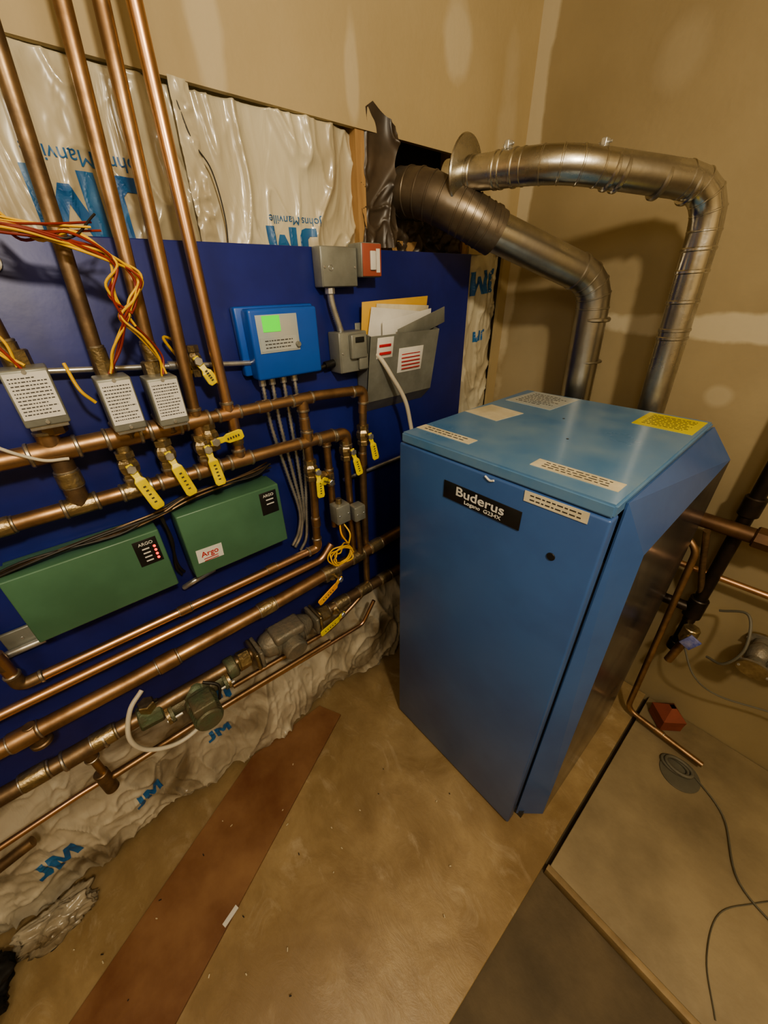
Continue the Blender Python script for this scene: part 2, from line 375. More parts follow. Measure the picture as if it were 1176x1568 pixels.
wire('facing_fold',[(-.003,.345,1.80),(.0,.36,1.74),(.002,.385,1.70),(.0,.395,1.63),(-.002,.39,1.57)],.0014,WIREK,ins)
for (y,z,s,sx) in ((.165,1.630,.125,1.0),(.555,1.588,.095,1.0),(-.28,1.64,.11,1.0)):
    print_on('logo_print','JM',y,z,s,BLUEI,ins,xtop,rot=math.pi,sx=sx)
    print_on('maker_print','Johns Manville',y+.012,z+s*.50,s*.24,BLUEI,ins,xtop,rot=math.pi)
insr=empty('insulation_batt')
def xr(y,z): return -.028+.018*bulge((y-1.207)/.198)+.015*crease(y,z,1.8,9)
sheet('batt_facing_r',1.207,1.405,.04,1.60,40,300,lambda y,z,s,t:xr(y,z),INSUL,insr)
print_on('logo_print_r','JM',1.30,1.505,.10,BLUEI,insr,xr,rot=math.pi+.1)
print_on('logo_print_r2','JM',1.31,1.33,.05,BLUEI,insr,xr,rot=math.pi+.1)
insl=empty('insulation_batt')
def xlow(y,z):
    t=(z-.003)/.527; 
    x=-.005+.045*(1-t)**1.3+.026*crease(y,z,1.1,2,1.3)*(.5+.6*(1-t))+.012*wr(y,z,1.5,5)*(1-t)+.012*math.sin(y*9)*(1-t)
    if z>.44: x=min(x,.009)
    return x
sheet('batt_facing_low',-1.7,1.17,.003,.53,620,120,lambda y,z,s,t:xlow(y,z),INSULD,insl,edge=lambda y,z,s,t:(y,z+(.012*noise.noise(Vector((y*20,0,0)))+.012)*(1-t)))
for (y,z,s,r) in ((.06,.36,.09,math.pi),(.02,.19,.06,.1),(-.22,.13,.06,.1),(-.45,.15,.08,.2)):
    print_on('logo_print_low','JM',y,z,s,BLUEI,insl,xlow,rot=r,off=.002)
def scrap(name,c,rx,ry,rz,m,amp=.5,seed=0,fr=14):
    bm=bmesh.new(); bmesh.ops.create_icosphere(bm,subdivisions=5,radius=1)
    for v in bm.verts:
        p=v.co.copy(); q=p*1.7+Vector((seed,0,0))
        d=1+amp*(.5*noise.noise(q)+.35*(1-abs(noise.noise(q*1.6+noise.noise_vector(q)*.6)))**4-.2)
        v.co=Vector((c[0]+p.x*rx*d,c[1]+p.y*ry*d,max(c[2]+p.z*rz*d,.001)))
    return mk(name,bm,m,None,smooth=True,angle=180)
scrap('crumpled_insulation_scrap',(.115,-.50,.025),.045,.09,.04,INSULD,.9,3)
scrap('black_corner_lump',(.165,-.70,.04),.09,.115,.06,LUMPM,.6,5)  # plain black lump in the lower-left corner
tp=empty('torn_vapor_barrier')
sheet('flap',.760,.86,1.59,1.84,40,70,lambda y,z,s,t:-.005+.014*crease(y,z,2.2,6)+.02*s,DARKPL,tp,
   edge=lambda y,z,s,t:(y+.012*noise.noise(Vector((z*18,1,2))),z+max(0,(t-.7)/.3)*.03*(1-abs(s*2-.8))))
sheet('flap_b',.86,1.20,1.585,1.66,50,20,lambda y,z,s,t:-.04+.03*wr(y,z,2.2,7),DARKPL,tp)

# ---------------------------------------------------------------- blue back board
bd=empty('painted_backboard')
box('board',(.012,YF+.3,.46),(.030,1.178,1.583),BLUEB,bd,bev=.002)
tube('screw_hook',[(.03,-.03,1.55),(.045,-.03,1.56),(.045,-.03,1.545)],.006,ZINC,bd)
cyl('washer',(.030,-.005,1.545),(.034,-.005,1.545),.016,ZINC,bd)

# ---------------------------------------------------------------- piping
def collar(parent,p,axis,r,L=.03,m=None,k=1.18):
    p=Vector(p); a=Vector(axis).normalized()
    cyl('coupling',p-a*L/2,p+a*L/2,r*k,m or COPPER,parent,seg=18,bev=.15)
    for s in (-1,1): cyl('solder',p+a*(s*L/2-.0015),p+a*(s*L/2+.003),r*(k-.06),SOLDER,parent,seg=16)
def elbow(parent,p,d1,d2,r,m=None,L=.035):
    p=Vector(p); d1=Vector(d1).normalized(); d2=Vector(d2).normalized()
    tube('elbow',[p+d1*L,p,p+d2*L],r*1.15,m or COPPER,parent,bend=L*.9,seg=18,n=8)
    for d in (d1,d2): cyl('elbow_lip',p+d*(L-.004),p+d*(L+.004),r*1.28,SOLDER,parent,seg=18)
def tee(parent,p,run,br,r,m=None,L=.034,rb=None):
    p=Vector(p); run=Vector(run).normalized(); br=Vector(br).normalized(); rb=rb or r
    cyl('tee_run',p-run*L,p+run*L,r*1.2,m or COPPER,parent,seg=18)
    cyl('tee_branch',p,p+br*L,rb*1.2,m or COPPER,parent,seg=18)
    for s in (-1,1): cyl('tee_lip',p+run*s*(L-.004),p+run*s*(L+.003),r*1.3,SOLDER,parent,seg=18)
    cyl('tee_lip',p+br*(L-.004),p+br*(L+.003),rb*1.3,SOLDER,parent,seg=18)
def ball_valve(loc,hdir,L=.075,axis=(0,0,1),r=.014,hm=None,out=.035):
    v=empty('ball_valve'); loc=Vector(loc); a=Vector(axis).normalized(); h=Vector(hdir).normalized(); o=Vector((1,0,0))
    o=(o-h*o.dot(h)).normalized()
    bm=bmesh.new(); P=[loc+a*x for x in (-.030,-.018,-.016,-.009,0,.009,.016,.018,.030)]
    sweep_bm(bm,P,r,6,radii=[r*1.25,r*1.25,r*1.05,r*1.35,r*1.45,r*1.35,r*1.05,r*1.25,r*1.25]); mk('body',bm,BRASS,v)
    cyl('stem',loc,loc+o*(out+.004),.006,BRASS,v,seg=12)
    cyl('nut',loc+o*(out),loc+o*(out+.007),.009,ZINC,v,seg=6)
    c=loc+o*out; s=h.cross(o).normalized()
    bm=bmesh.new()
    prof=[(-.010,.006,0),(.008,.007,0),(.018,.006,.003),(.024,.0105,.006),(L-.006,.0115,.008),(L,.008,.008)]
    rows=[]
    for (d,w,z) in prof:
        b0=c+h*d+o*z; rows.append([bm.verts.new(b0+s*w-o*.0015),bm.verts.new(b0-s*w-o*.0015),bm.verts.new(b0-s*w+o*.0025),bm.verts.new(b0+s*w+o*.0025)])
    for i in range(len(rows)-1):
        for k in range(4): bm.faces.new((rows[i][k],rows[i][(k+1)%4],rows[i+1][(k+1)%4],rows[i+1][k]))
    bm.faces.new(rows[0]); bm.faces.new(rows[-1]); 
    bmesh.ops.bevel(bm,geom=bm.edges[:],offset=.001,segments=1,affect='EDGES')
    mk('lever',bm,hm or YELH,v)
    u2=c+h*(L*.42)+o*.0095
    bm=bmesh.new()
    for k in range(5):
        q=u2+h*(k*L*.10); V=[bm.verts.new(q+h*dx+s*dy+o*.0012) for dx,dy in ((-.0018,-.0025),(.0014,-.0025),(.0014,.0025),(-.0018,.0025))]
        bm.faces.new(V)
    mk('grip_print',bm,INK,v)
    return v
PX=.10
def riser(y0,z0,y1,z1,r=.0115,m=COPPER,x=PX):
    p=empty('copper_riser_pipe'); s=(y1-y0)/(z1-z0)
    tube('pipe',[(x,y0,z0),(x,y0+s*(ZC-z0),ZC-.002)],r,m,p)
    return p
r0=riser(.075,1.33,.100,1.765,m=BRONZE)
r1=riser(.157,1.33,.189,1.83,m=COPPER)
r2=riser(.208,1.265,.237,1.843,m=COPPER)
r3=riser(.278,1.265,.281,1.854,m=COPPERB)
rr=riser(-.03,1.36,-.045,1.8,r=.0125,m=BRONZE)
collar(rr,(PX,-.03,1.42),(0,0,1),.0125,.04,BRASS)
for p,y in ((r0,.082),(r1,.162)): collar(p,(PX,y,1.405),(0,0,1),.0115,.03,BRASS)
# upper header
hu=empty('copper_header_pipe')
tube('main',[(PX,-1.5,1.263),(PX,.215,1.264)],.0165,COPPER,hu)
tube('main_b',[(PX,.20,1.264),(PX,.50,1.264),(PX,.655,1.253),(PX,.65,1.19)],.0125,COPPER,hu,bend=.025)
tee(hu,(PX,-.035,1.263),(0,1,0),(0,0,1),.0165,rb=.014); tee(hu,(PX,.072,1.263),(0,1,0),(0,0,1),.0165,L=.028,rb=.0125)
tee(hu,(PX,.145,1.263),(0,1,0),(0,0,1),.0165,L=.028,rb=.0125); tee(hu,(PX,.209,1.264),(0,1,0),(0,0,1),.014,L=.024,rb=.0115)
tee(hu,(PX,.278,1.264),(0,1,0),(0,0,1),.0125,L=.024,rb=.0115,m=COPPERB)
elbow(hu,(PX,.655,1.253),(0,-1,0),(0,0,-1),.0125); collar(hu,(PX,.36,1.264),(0,1,0),.0125,.03)
# lower header
hl=empty('copper_header_pipe')
tube('main',[(PX,-1.5,1.153),(PX,.40,1.153),(PX,.585,1.146),(PX,.583,1.10)],.0145,COPPER,hl,bend=.02)
for y in (-.035,.06,.13,.205,.28): tee(hl,(PX,y,1.153),(0,1,0),(0,0,1),.0145,L=.026,rb=.0125,m=BRASS if y<.1 else COPPER)
tee(hl,(PX,.465,1.151),(0,1,0),(0,0,1),.013,L=.028); elbow(hl,(PX,.585,1.146),(0,-1,0),(0,0,-1),.0145)
collar(hl,(PX,-.16,1.153),(0,1,0),.0145,.05,BRASS)
for y,r,m in ((-.035,.017,BRONZE),(.06,.0125,BRASS),(.13,.0125,BRASS),(.205,.0125,COPPER),(.28,.0125,COPPERB)):
    p=empty('copper_riser_pipe'); tube('pipe',[(PX,y+.004,1.263),(PX,y,1.155)],r,m,p)
    collar(p,(PX,y+.002,1.208),(0,0,1),r,.03,BRASS)
ball_valve((PX,.062,1.205),(.10,.25,-1),.09); ball_valve((PX,.132,1.212),(.10,.2,-1),.09)
ball_valve((PX,.206,1.205),(.10,.06,-1),.08); ball_valve((PX,.225,1.225),(.05,1,.15),.058,out=.045)
ball_valve((PX-.03,.245,1.375),(.05,.3,-.7),.05,out=.02,r=.010)
# right-hand drops
d1=empty('copper_drop_pipe'); tube('pipe',[(PX,.462,1.262),(PX,.462,1.0),(PX-.01,.455,.805)],.0115,COPPER,d1)
tee(d1,(PX,.462,1.262),(0,1,0),(0,0,-1),.0125,L=.028); elbow(d1,(PX-.01,.457,.802),(0,0,1),(0,-1,0),.012)
collar(d1,(PX,.462,1.20),(0,0,1),.0115,.03); collar(d1,(PX-.005,.459,.90),(0,0,1),.0115,.03)
ball_valve((PX,.462,1.07),(.1,-.1,-1),.07); 
d2=empty('copper_drop_pipe'); tube('pipe',[(PX,.52,1.15),(PX,.52,.86)],.0105,COPPER,d2); tee(d2,(PX,.52,1.149),(0,1,0),(0,0,-1),.0145,L=.024,rb=.0105)
tee(d2,(PX,.52,1.03),(0,0,1),(0,-1,0),.0105,L=.024)
ball_valve((PX,.495,1.035),(.1,-.5,.3),.045,axis=(0,1,0))
d3=empty('copper_drop_pipe'); tube('pipe',[(PX,.583,1.12),(PX,.583,.71)],.011,COPPER,d3); ball_valve((PX,.583,1.095),(.1,.15,-1),.07)
d4=empty('copper_drop_pipe'); tube('pipe',[(PX,.652,1.20),(PX,.640,1.0),(PX,.632,.56)],.0115,BRONZE,d4); ball_valve((PX,.648,1.125),(.1,.1,-1),.07)
collar(d4,(PX,.642,1.05),(0,0,1),.0115,.04)
# horizontal runs below
pa=empty('copper_supply_pipe'); tube('pipe',[(.085,-.265,.90),(.085,-.265,.802),(.088,.457,.802)],.0115,COPPERB,pa,bend=.02)
tube('pipe_up',[(.085,-.265,.86),(.09,-.33,1.15)],.0115,BRONZE,pa); elbow(pa,(.085,-.265,.803),(0,0,1),(0,1,0),.0115,m=BRONZE)
collar(pa,(.086,.06,.802),(0,1,0),.0115,.03); collar(pa,(.086,.30,.802),(0,1,0),.0115,.03); 
pb=empty('copper_supply_pipe'); tube('pipe',[(.10,-1.5,.775),(.10,-.3,.768),(.10,.46,.759),(.10,.50,.80)],.0115,COPPERB,pb,bend=.02)
pb2=empty('copper_return_pipe'); tube('pipe',[(.045,-1.5,.90),(.045,-.3,.86),(.045,-.2,.86)],.008,ZINC,pb2)
pc=empty('copper_return_pipe'); tube('pipe',[(.12,-1.5,.712),(.12,-.1,.700),(.12,.30,.706),(.12,.95,.742)],.019,COPPER,pc)
for y,z in ((-.30,.702),(-.02,.701),(.25,.706),(.47,.716),(.58,.721),(.66,.726)): collar(pc,(.12,y,z),(0,1,.02),.019,.05,BRASS if y>.2 else COPPER)
pd=empty('copper_return_pipe'); tube('pipe',[(.12,-1.5,.60),(.12,-.3,.575),(.12,.95,.553)],.019,BRONZE,pd)
for y in (-.33,-.2,.42,.50,.60,.70): collar(pd,(.12,y,.572-.02*y),(0,1,-.02),.019,.05,BRASS)
tee(pd,(.12,-.24,.573),(0,1,0),(0,0,-1),.019,m=BRONZE,L=.04,rb=.012)
pe=empty('copper_small_pipe'); tube('pipe',[(.10,-1.5,.36),(.10,-.30,.415),(.10,.1,.395),(.10,.45,.372),(.10,.60,.365),(.10,.66,.45)],.0075,COPPERB,pe,bend=.02)
pe2=empty('copper_small_pipe'); tube('pipe',[(.12,-.24,.55),(.12,-.24,.43),(.12,.0,.43),(.115,.44,.405)],.0085,COPPER,pe2,bend=.02)
cyl('threaded_stub',(.12,-.245,.47),(.12,-.245,.39),.016,BRONZE,pe2)
pf=empty('copper_small_pipe'); tube('pipe',[(.11,.10,.47),(.11,.44,.455),(.11,.55,.50),(.11,.64,.55)],.008,COPPER,pf,bend=.03)
pg=empty('copper_small_pipe'); tube('pipe',[(.10,-1.4,.30),(.10,-.62,.32),(.10,-.50,.345),(.10,-.42,.36)],.013,BRONZE,pg,bend=.03)
for y in (-.66,-.56): collar(pg,(.10,y,.318+.04*(y+.66)),(0,1,.03),.013,.03,BRASS)
ball_valve((.12,.475,.706),(.1,-1,-.35),.10,axis=(0,1,0),r=.018,hm=ORNG,out=.045)
ball_valve((.12,.47,.556),(.1,-1,-.10),.10,axis=(0,1,0),r=.018,out=.045)
tg=empty('drain_tee_fitting'); cyl('cap',(.12,-.285,.725),(.12,-.285,.66),.012,BRONZE,tg); cyl('handwheel',(.12,-.285,.672),(.12,-.285,.66),.02,BRONZE,tg)

# circulators
def circulator(loc,body,motor,side=1,name='circulator_pump',L=.07):
    c=empty(name); p=Vector(loc)
    bm=bmesh.new(); bmesh.ops.create_uvsphere(bm,u_segments=24,v_segments=14,radius=.042)
    bm.transform(Matrix.Translation(p)@Matrix.Diagonal((.75,1,1,1))); mk('volute',bm,body,c,smooth=True)
    for s in (-1,1):
        cyl('neck',p+Vector((0,s*.03,0)),p+Vector((0,s*L,0)),.022,body,c)
        fl=p+Vector((0,s*L,0)); 
        for q,mm in ((0,body),(.009,BRASS)):
            bm=bmesh.new(); pts=[]
            for k in range(28):
                a=2*math.pi*k/28; rr=.026+.014*abs(math.cos(a))**3
                pts.append((rr*math.cos(a),rr*math.sin(a)))
            A=[bm.verts.new(fl+Vector((x,s*q-.004,z))) for x,z in pts]; B=[bm.verts.new(fl+Vector((x,s*q+.004,z))) for x,z in pts]
            bm.faces.new(A);bm.faces.new(B)
            for k in range(28): bm.faces.new((A[k],A[(k+1)%28],B[(k+1)%28],B[k]))
            mk('flange',bm,mm,c,smooth=True)
        for t in (-1,1): cyl('bolt',fl+Vector((t*.033,-.016*1,0)),fl+Vector((t*.033,.022,0)),.004,ZINC,c,seg=6)
    cyl('motor_mount',p+Vector((.02,0,0)),p+Vector((.045,0,0)),.040,body,c,seg=28)
    cyl('motor_can',p+Vector((.045,0,0)),p+Vector((.105,0,0)),.034,motor,c,seg=28)
    for k in range(5): cyl('fin',p+Vector((.052+k*.010,0,0)),p+Vector((.055+k*.010,0,0)),.037,motor,c,seg=28)
    for k in range(4):
        a=math.pi/4+k*math.pi/2; q=p+Vector((.046,.036*math.cos(a),.036*math.sin(a))); cyl('screw',q,q+Vector((.006,0,0)),.005,ZINC,c,seg=6)
    box('terminal_box',p+Vector((.045,-.028,.02)),p+Vector((.10,.028,.055)),motor,c,bev=.004)
    return c
g=circulator((.125,.01,.545),GREEND,GREEND)
gp=empty('circulator_pump'); p=Vector((.125,.285,.568))
bm=bmesh.new(); sweep_bm(bm,[p+Vector((0,y,0)) for y in (-.085,-.07,-.045,0,.045,.07,.085)],.04,24,radii=[.024,.036,.042,.044,.042,.034,.024]); mk('body',bm,GREYP,gp,smooth=True)
for s in (-1,1):
    box('flange',p+Vector((-.035,s*.095-.006,-.032)),p+Vector((.045,s*.095+.006,.032)),GREYP,gp,bev=.004)
    box('flange_b',p+Vector((-.035,s*.108-.005,-.032)),p+Vector((.045,s*.108+.005,.032)),BRASS,gp,bev=.004)
box('top_cover',p+Vector((-.02,-.05,.02)),p+Vector((.05,.05,.052)),GREYP,gp,bev=.010,seg=3)
cyl('motor_can',p+Vector((.02,0,0)),p+Vector((.075,0,-.01)),.036,GREYP,gp,seg=28)
for k in range(7): cyl('cooling_rib',p+Vector((0,-.045+k*.015,0)),p+Vector((0,-.042+k*.015,0)),.047,GREYP,gp,seg=24)
cyl('union_nut',p+Vector((0,.12,0)),p+Vector((0,.155,-.003)),.027,BRASS,gp,seg=8)
cyl('union_nut_b',p+Vector((0,-.155,.003)),p+Vector((0,-.12,0)),.027,BRASS,gp,seg=8)
ft=empty('swing_check_valve'); cyl('body',(.12,-.13,.565),(.12,-.075,.560),.030,GREEND,ft,seg=8); cyl('bonnet',(.12,-.10,.56),(.12,-.10,.61),.02,BRASS,ft,seg=6)
ft=empty('isolation_flange'); cyl('body',(.12,.095,.56),(.12,.125,.56),.032,GREEND,ft,seg=20); cyl('nut',(.12,.125,.56),(.12,.155,.56),.026,BRASS,ft,seg=8)

# ---------------------------------------------------------------- zone valves
def zone_valve(y0,y1,z0,z1,tilt=0):
    z=empty('zone_valve'); 
    box('housing',(.105,y0,z0),(.160,y1,z1),GREYBOX,z,bev=.003)
    label('instruction_label',(.1605,(y0+y1)/2,(z0+z1)/2+.004),(y1-y0)*.90,(z1-z0)*.80,z,lines=11,margin=.07)
    box('lower_lip',(.10,y0+.004,z0-.006),(.155,y1-.004,z0+.002),ZINC,z,bev=.001)
    cyl('valve_body',(PX,(y0+y1)/2,z0+.01),(PX,(y0+y1)/2,z0-.028),.021,BRONZE,z,seg=8)
    cyl('port_top',(PX,(y0+y1)/2,z1-.01),(PX,(y0+y1)/2,z1+.022),.016,BRASS,z,seg=8)
    cyl('screw',(.16,(y0+y1)/2,z0+.006),(.1625,(y0+y1)/2,z0+.006),.003,ZINC,z)
    cyl('screw',(.16,(y0+y1)/2,z1-.004),(.1625,(y0+y1)/2,z1-.004),.003,ZINC,z)
zone_valve(-.052,.006,1.320,1.405); zone_valve(.058,.109,1.287,1.377); zone_valve(.130,.182,1.281,1.367)

# wires
wb=empty('control_wire_bundle')
def jit(pts,a): return [(x+random.uniform(-a,a),y+random.uniform(-a,a),z+random.uniform(-a,a)) for x,y,z in pts]
main=[(.12,-.35,1.575),(.13,-.10,1.585),(.15,.02,1.578),(.155,.075,1.568),(.155,.13,1.55),(.155,.168,1.52),(.155,.150,1.485)]
downA=main+[(.155,.128,1.46),(.15,.105,1.42),(.14,.085,1.385)]
downB=main+[(.155,.128,1.47),(.155,.145,1.44),(.15,.165,1.40),(.145,.165,1.372)]
for k in range(4):
    wire('lead',jit(downA,.006),.0019,[WIREY,WIRER][k%2],wb); wire('lead',jit(downB,.006),.0019,[WIREY,WIRER][(k+1)%2],wb)
for k in range(4):
    wire('lead_up',jit([(.13,.015,1.60),(.14,.05,1.575),(.15,.10,1.57),(.155,.145,1.545),(.155,.12,1.50),(.155,.135,1.46)],.010),.0020,[WIREY,WIRER][k%2],wb)
for k in range(5):
    wire('lead_left',jit([(.12,-.30,1.50),(.13,-.12,1.53),(.13,-.06,1.48),(.14,-.035,1.44),(.14,-.02,1.40)],.010),.0020,[WIREY,WIRER][k%2],wb)
for k in range(5):
    wire('lead_top',jit([(.12,-.30,1.60),(.12,-.06,1.612),(.13,.03,1.585),(.15,.08,1.575),(.14,.13,1.59)],.012),.0016,[WIREY,WIRER,WIREK][k%3],wb)
for pts in ([(.10,.03,1.40),(.12,.035,1.36),(.12,.05,1.335)],[(.11,-.09,1.36),(.12,-.11,1.31),(.12,-.06,1.26),(.12,-.02,1.25)],[(.05,.23,1.41),(.06,.20,1.42),(.06,.235,1.35)]):
    wire('control_cable',pts,.0028,WIREY if pts[0][1]>0 else WIREW,wb)
for k in range(7):
    wire('relay_cable',jit([(.06,-.28,1.03),(.10,-.15,1.075),(.10,0,1.078),(.10,.08,1.085),(.09,.16,1.095),(.08,.30,1.10),(.06,.36,1.10)],.008),.0025,WIREK if k%3 else BRONZE,wb)
for k in range(3):
    wire('relay_cable_v',jit([(.08,.085,1.09),(.08,.088,1.0),(.07,.08,.93),(.05,.09,.88)],.005),.0028,WIREK,wb)
# conduit
cn=empty('thinwall_conduit'); tube('run',[(.055,-.2,1.40),(.055,.01,1.385),(.055,.395,1.352)],.0055,ZINC,cn)
cyl('box_connector',(.055,.37,1.355),(.055,.40,1.351),.012,ZINC,cn); cyl('coupling',(.055,.195,1.37),(.055,.225,1.367),.009,ZINC,cn)
cn=empty('thinwall_conduit'); tube('run',[(.05,.60,.975),(.05,.95,.985)],.006,ZINC,cn)
cn=empty('thinwall_conduit'); tube('run',[(.05,.08,.84),(.07,.10,.86),(.05,.16,.855)],.007,ZINC,cn,bend=.02)

# ---------------------------------------------------------------- relay boxes
def relay(y0,y1,z0,z1,leds,brandlabel):
    b=empty('pump_relay_box')
    box('back_pan',(.031,y0+.004,z0+.004),(.055,y1-.004,z1-.004),GREEN,b,bev=.002)
    box('cover',(.050,y0,z0),(.118,y1,z1),GREEN,b,bev=.0035,seg=3)
    box('display_panel',(.118,y1-.055,z1-.075),(.1192,y1-.010,z1-.012),BLACK,b,bev=.0004)
    text('panel_title','ARGO',(.1198,y1-.032,z1-.022),.010,WHITE,b)
    for k in range(4):
        if leds:
            cyl('led',(.119,y1-.018,z1-.034-k*.010),(.1215,y1-.018,z1-.034-k*.010),.0028,LED,b,seg=12)
            box('led_text',(.1192,y1-.042,z1-.036-k*.010),(.1196,y1-.028,z1-.033-k*.010),WHITE,b)
        elif k<2: box('led_text',(.1192,y1-.040,z1-.036-k*.012),(.1196,y1-.020,z1-.033-k*.012),WHITE,b)
    if brandlabel:
        label('red_label',(.1183,y0+.045,z0+.055),.060,.036,b,lines=0,rot=-.05); text('red_print','Argo',(.1195,y0+.045,z0+.058),.020,REDI,b)
        for k in range(2): box('red_line',(.1192,y0+.028,z0+.044-k*.006),(.1196,y0+.062,z0+.046-k*.006),REDI,b)
relay(-.195,.067,.905,1.060,True,False); relay(.106,.353,.898,1.072,False,True)
jb=empty('blank_cover_plate'); box('plate',(.031,-.26,.86),(.040,-.20,.905),GREYBOX,jb,bev=.003)
cyl('screw',(.040,-.23,.882),(.0415,-.23,.882),.003,ZINC,jb)

# controller
ct=empty('heating_controller')
box('base',(.031,.352,1.325),(.055,.548,1.468),BLUEC,ct,bev=.004)
box('cover',(.052,.366,1.318),(.092,.536,1.464),BLUEC,ct,bev=.006,seg=3)
box('front_panel',(.092,.380,1.375),(.0935,.480,1.452),SILVL,ct,bev=.0005)
box('lcd',(.0936,.394,1.418),(.0945,.436,1.450),SCREEN,ct)
label('panel_print',(.0937,.428,1.393),.090,.028,ct,m=SILVL,lines=3)
cyl('dial',(.093,.474,1.388),(.101,.474,1.388),.006,GREYBOX,ct)
for k,(y,yb,zb) in enumerate(((.385,.425,.86),(.410,.432,.85),(.440,.440,.88),(.470,.448,.83))):
    f=empty('flexible_conduit')
    P=crom([(.06,y,1.322),(.058,y+.004,1.2),(.056,(y+yb)/2+.008,1.05),(.055,yb+.006,.93),(.05,yb-.005,zb),(.045,yb-.03,zb-.045)],14)
    bm=bmesh.new(); Q=[];rad=[]
    for i in range(len(P)-1):
        for t in range(2):
            Q.append(P[i].lerp(P[i+1],t/2)); rad.append(.0056 if t else .0040)
    sweep_bm(bm,Q,.005,10,radii=rad); mk('armour',bm,ZINC,f,smooth=True,angle=180)
    cyl('connector',(.06,y,1.325),(.06,y,1.300),.0085,ZINC,f,seg=8)

# junction boxes
def jbox(name,lo,hi,m=GREYBOX):
    b=empty(name); box('body',lo,hi,m,b,bev=.003)
    lo=Vector(lo);hi=Vector(hi)
    box('cover_plate',(hi.x,lo.y+.002,lo.z+.002),(hi.x+.002,hi.y-.002,hi.z-.002),m,b,bev=.0008)
    for (y,z) in ((lo.y+.008,(lo.z+hi.z)/2),(hi.y-.008,(lo.z+hi.z)/2)): cyl('screw',(hi.x+.002,y,z),(hi.x+.0035,y,z),.003,ZINC,b,seg=10)
    return b
b=jbox('junction_box',(.031,.575,1.500),(.068,.680,1.583))
tube('knockout_ring',[(.0705,.60+.006*math.cos(a),1.54+.006*math.sin(a)) for a in [k*math.pi/6 for k in range(13)]],.0008,ZINC,b)
s=empty('emergency_switch'); box('box',(.031,.682,1.520),(.085,.745,1.592),GREYBOX,s,bev=.003)
box('red_plate',(.085,.684,1.522),(.088,.743,1.590),mat('switch_red',(.40,.11,.07),(.33,.09,.06),rough=.4),s,bev=.001)
box('rocker',(.088,.705,1.535),(.094,.722,1.575),WHITE,s,bev=.002); box('print',(.0882,.726,1.53),(.0886,.738,1.58),WHITE,s)
f=empty('flexible_conduit'); P=crom([(.05,.605,1.498),(.05,.61,1.46),(.052,.625,1.41),(.052,.63,1.395)],12)
bm=bmesh.new(); Q=[];rad=[]
for i in range(len(P)-1):
    for t in range(2): Q.append(P[i].lerp(P[i+1],t/2)); rad.append(.0095 if t else .0075)
sweep_bm(bm,Q,.008,12,radii=rad); mk('armour',bm,ZINC,f,smooth=True,angle=180)
cyl('connector',(.05,.605,1.50),(.05,.605,1.485),.013,ZINC,f,seg=8)
b=jbox('boiler_relay',(.031,.600,1.300),(.082,.690,1.400))
box('relay_cap',(.084,.628,1.335),(.098,.680,1.395),GREYBOX,b,bev=.004); box('dial_a',(.098,.640,1.375),(.101,.668,1.388),BLACK,b,bev=.001)
box('relay_cap_low',(.084,.655,1.305),(.094,.685,1.345),GREYBOX,b,bev=.003)
cyl('connector',(.05,.60,1.325),(.05,.57,1.322),.010,BLACK,b)
wire('stub',[(.05,.575,1.322),(.05,.55,1.318),(.045,.535,1.322)],.005,WIREK,b)
wc=empty('white_power_cable'); wire('cable',[(.06,.69,1.345),(.09,.72,1.335),(.11,.76,1.27),(.12,.80,1.20),(.12,.825,1.12),(.13,.84,1.02)],.0065,WIREW,wc,seg=12)
# document holder: open topped pouch
dh=empty('document_holder')
bm=bmesh.new(); 
pr=[(.031,1.165),(.072,1.205),(.100,1.385),(.097,1.385),(.069,1.21),(.031,1.172)]
box('back',(.031,.69,1.175),(.035,.965,1.415),GREYBOX,dh,bev=.001)
A=[bm.verts.new((x,.69,z)) for x,z in pr]; B=[bm.verts.new((x,.962,z)) for x,z in pr]
bm.faces.new(A);bm.faces.new(B)
for i in range(6): bm.faces.new((A[i],A[(i+1)%6],B[(i+1)%6],B[i]))
mk('front_pocket',bm,GREYBOX,dh)
for y in (.690,.959):
    bm=bmesh.new(); q=[(.031,1.168),(.072,1.206),(.100,1.385),(.031,1.40)]
    A=[bm.verts.new((x,y,z)) for x,z in q]; B=[bm.verts.new((x,y+.003,z)) for x,z in q]
    bm.faces.new(A);bm.faces.new(B)
    for i in range(4): bm.faces.new((A[i],A[(i+1)%4],B[(i+1)%4],B[i]))
    mk('side_gusset',bm,GREYBOX,dh)
def tilted(name,y0,y1,z0,z1,xoff,m,par,lines=0,rot=0):
    return box(name,(xoff,y0,z0),(xoff+.002,y1,z1),m,par,bev=.0005,rot=Matrix.Rotation(rot,4,'X')@Matrix.Rotation(.155,4,'Y'))
tilted('sticker',.715,.775,1.325,1.380,.0935,WHITE,dh); tilted('sticker_b',.80,.90,1.275,1.345,.0875,WHITE,dh)
for k in range(5): tilted('red_text',.812,.888,1.285+k*.010,1.288+k*.010,.0905-.0*k,REDI,dh)
for k in range(2): tilted('red_text_b',.722,.765,1.335+k*.02,1.342+k*.02,.0965,REDI,dh)
tilted('envelope',.70,.95,1.30,1.47,.045,FOIL,dh,rot=.03); tilted('papers',.715,.90,1.30,1.445,.055,WHITE,dh,rot=-.10); tilted('papers_b',.76,.955,1.30,1.430,.065,WHITE,dh,rot=.12)
tilted('envelope_b',.74,.945,1.30,1.455,.050,CREAM,dh,rot=-.06)
tilted('metal_flap',.80,1.0,1.375,1.42,.085,GREYBOX,dh,rot=.25)
b=jbox('aquastat_box',(.115,.498,.895),(.155,.545,.955)); cyl('nipple',(.135,.52,.955),(.135,.52,.972),.009,BRASS,b,seg=8)
cyl('sensor_stem',(.135,.52,.90),(.135,.525,.83),.010,BRONZE,b)
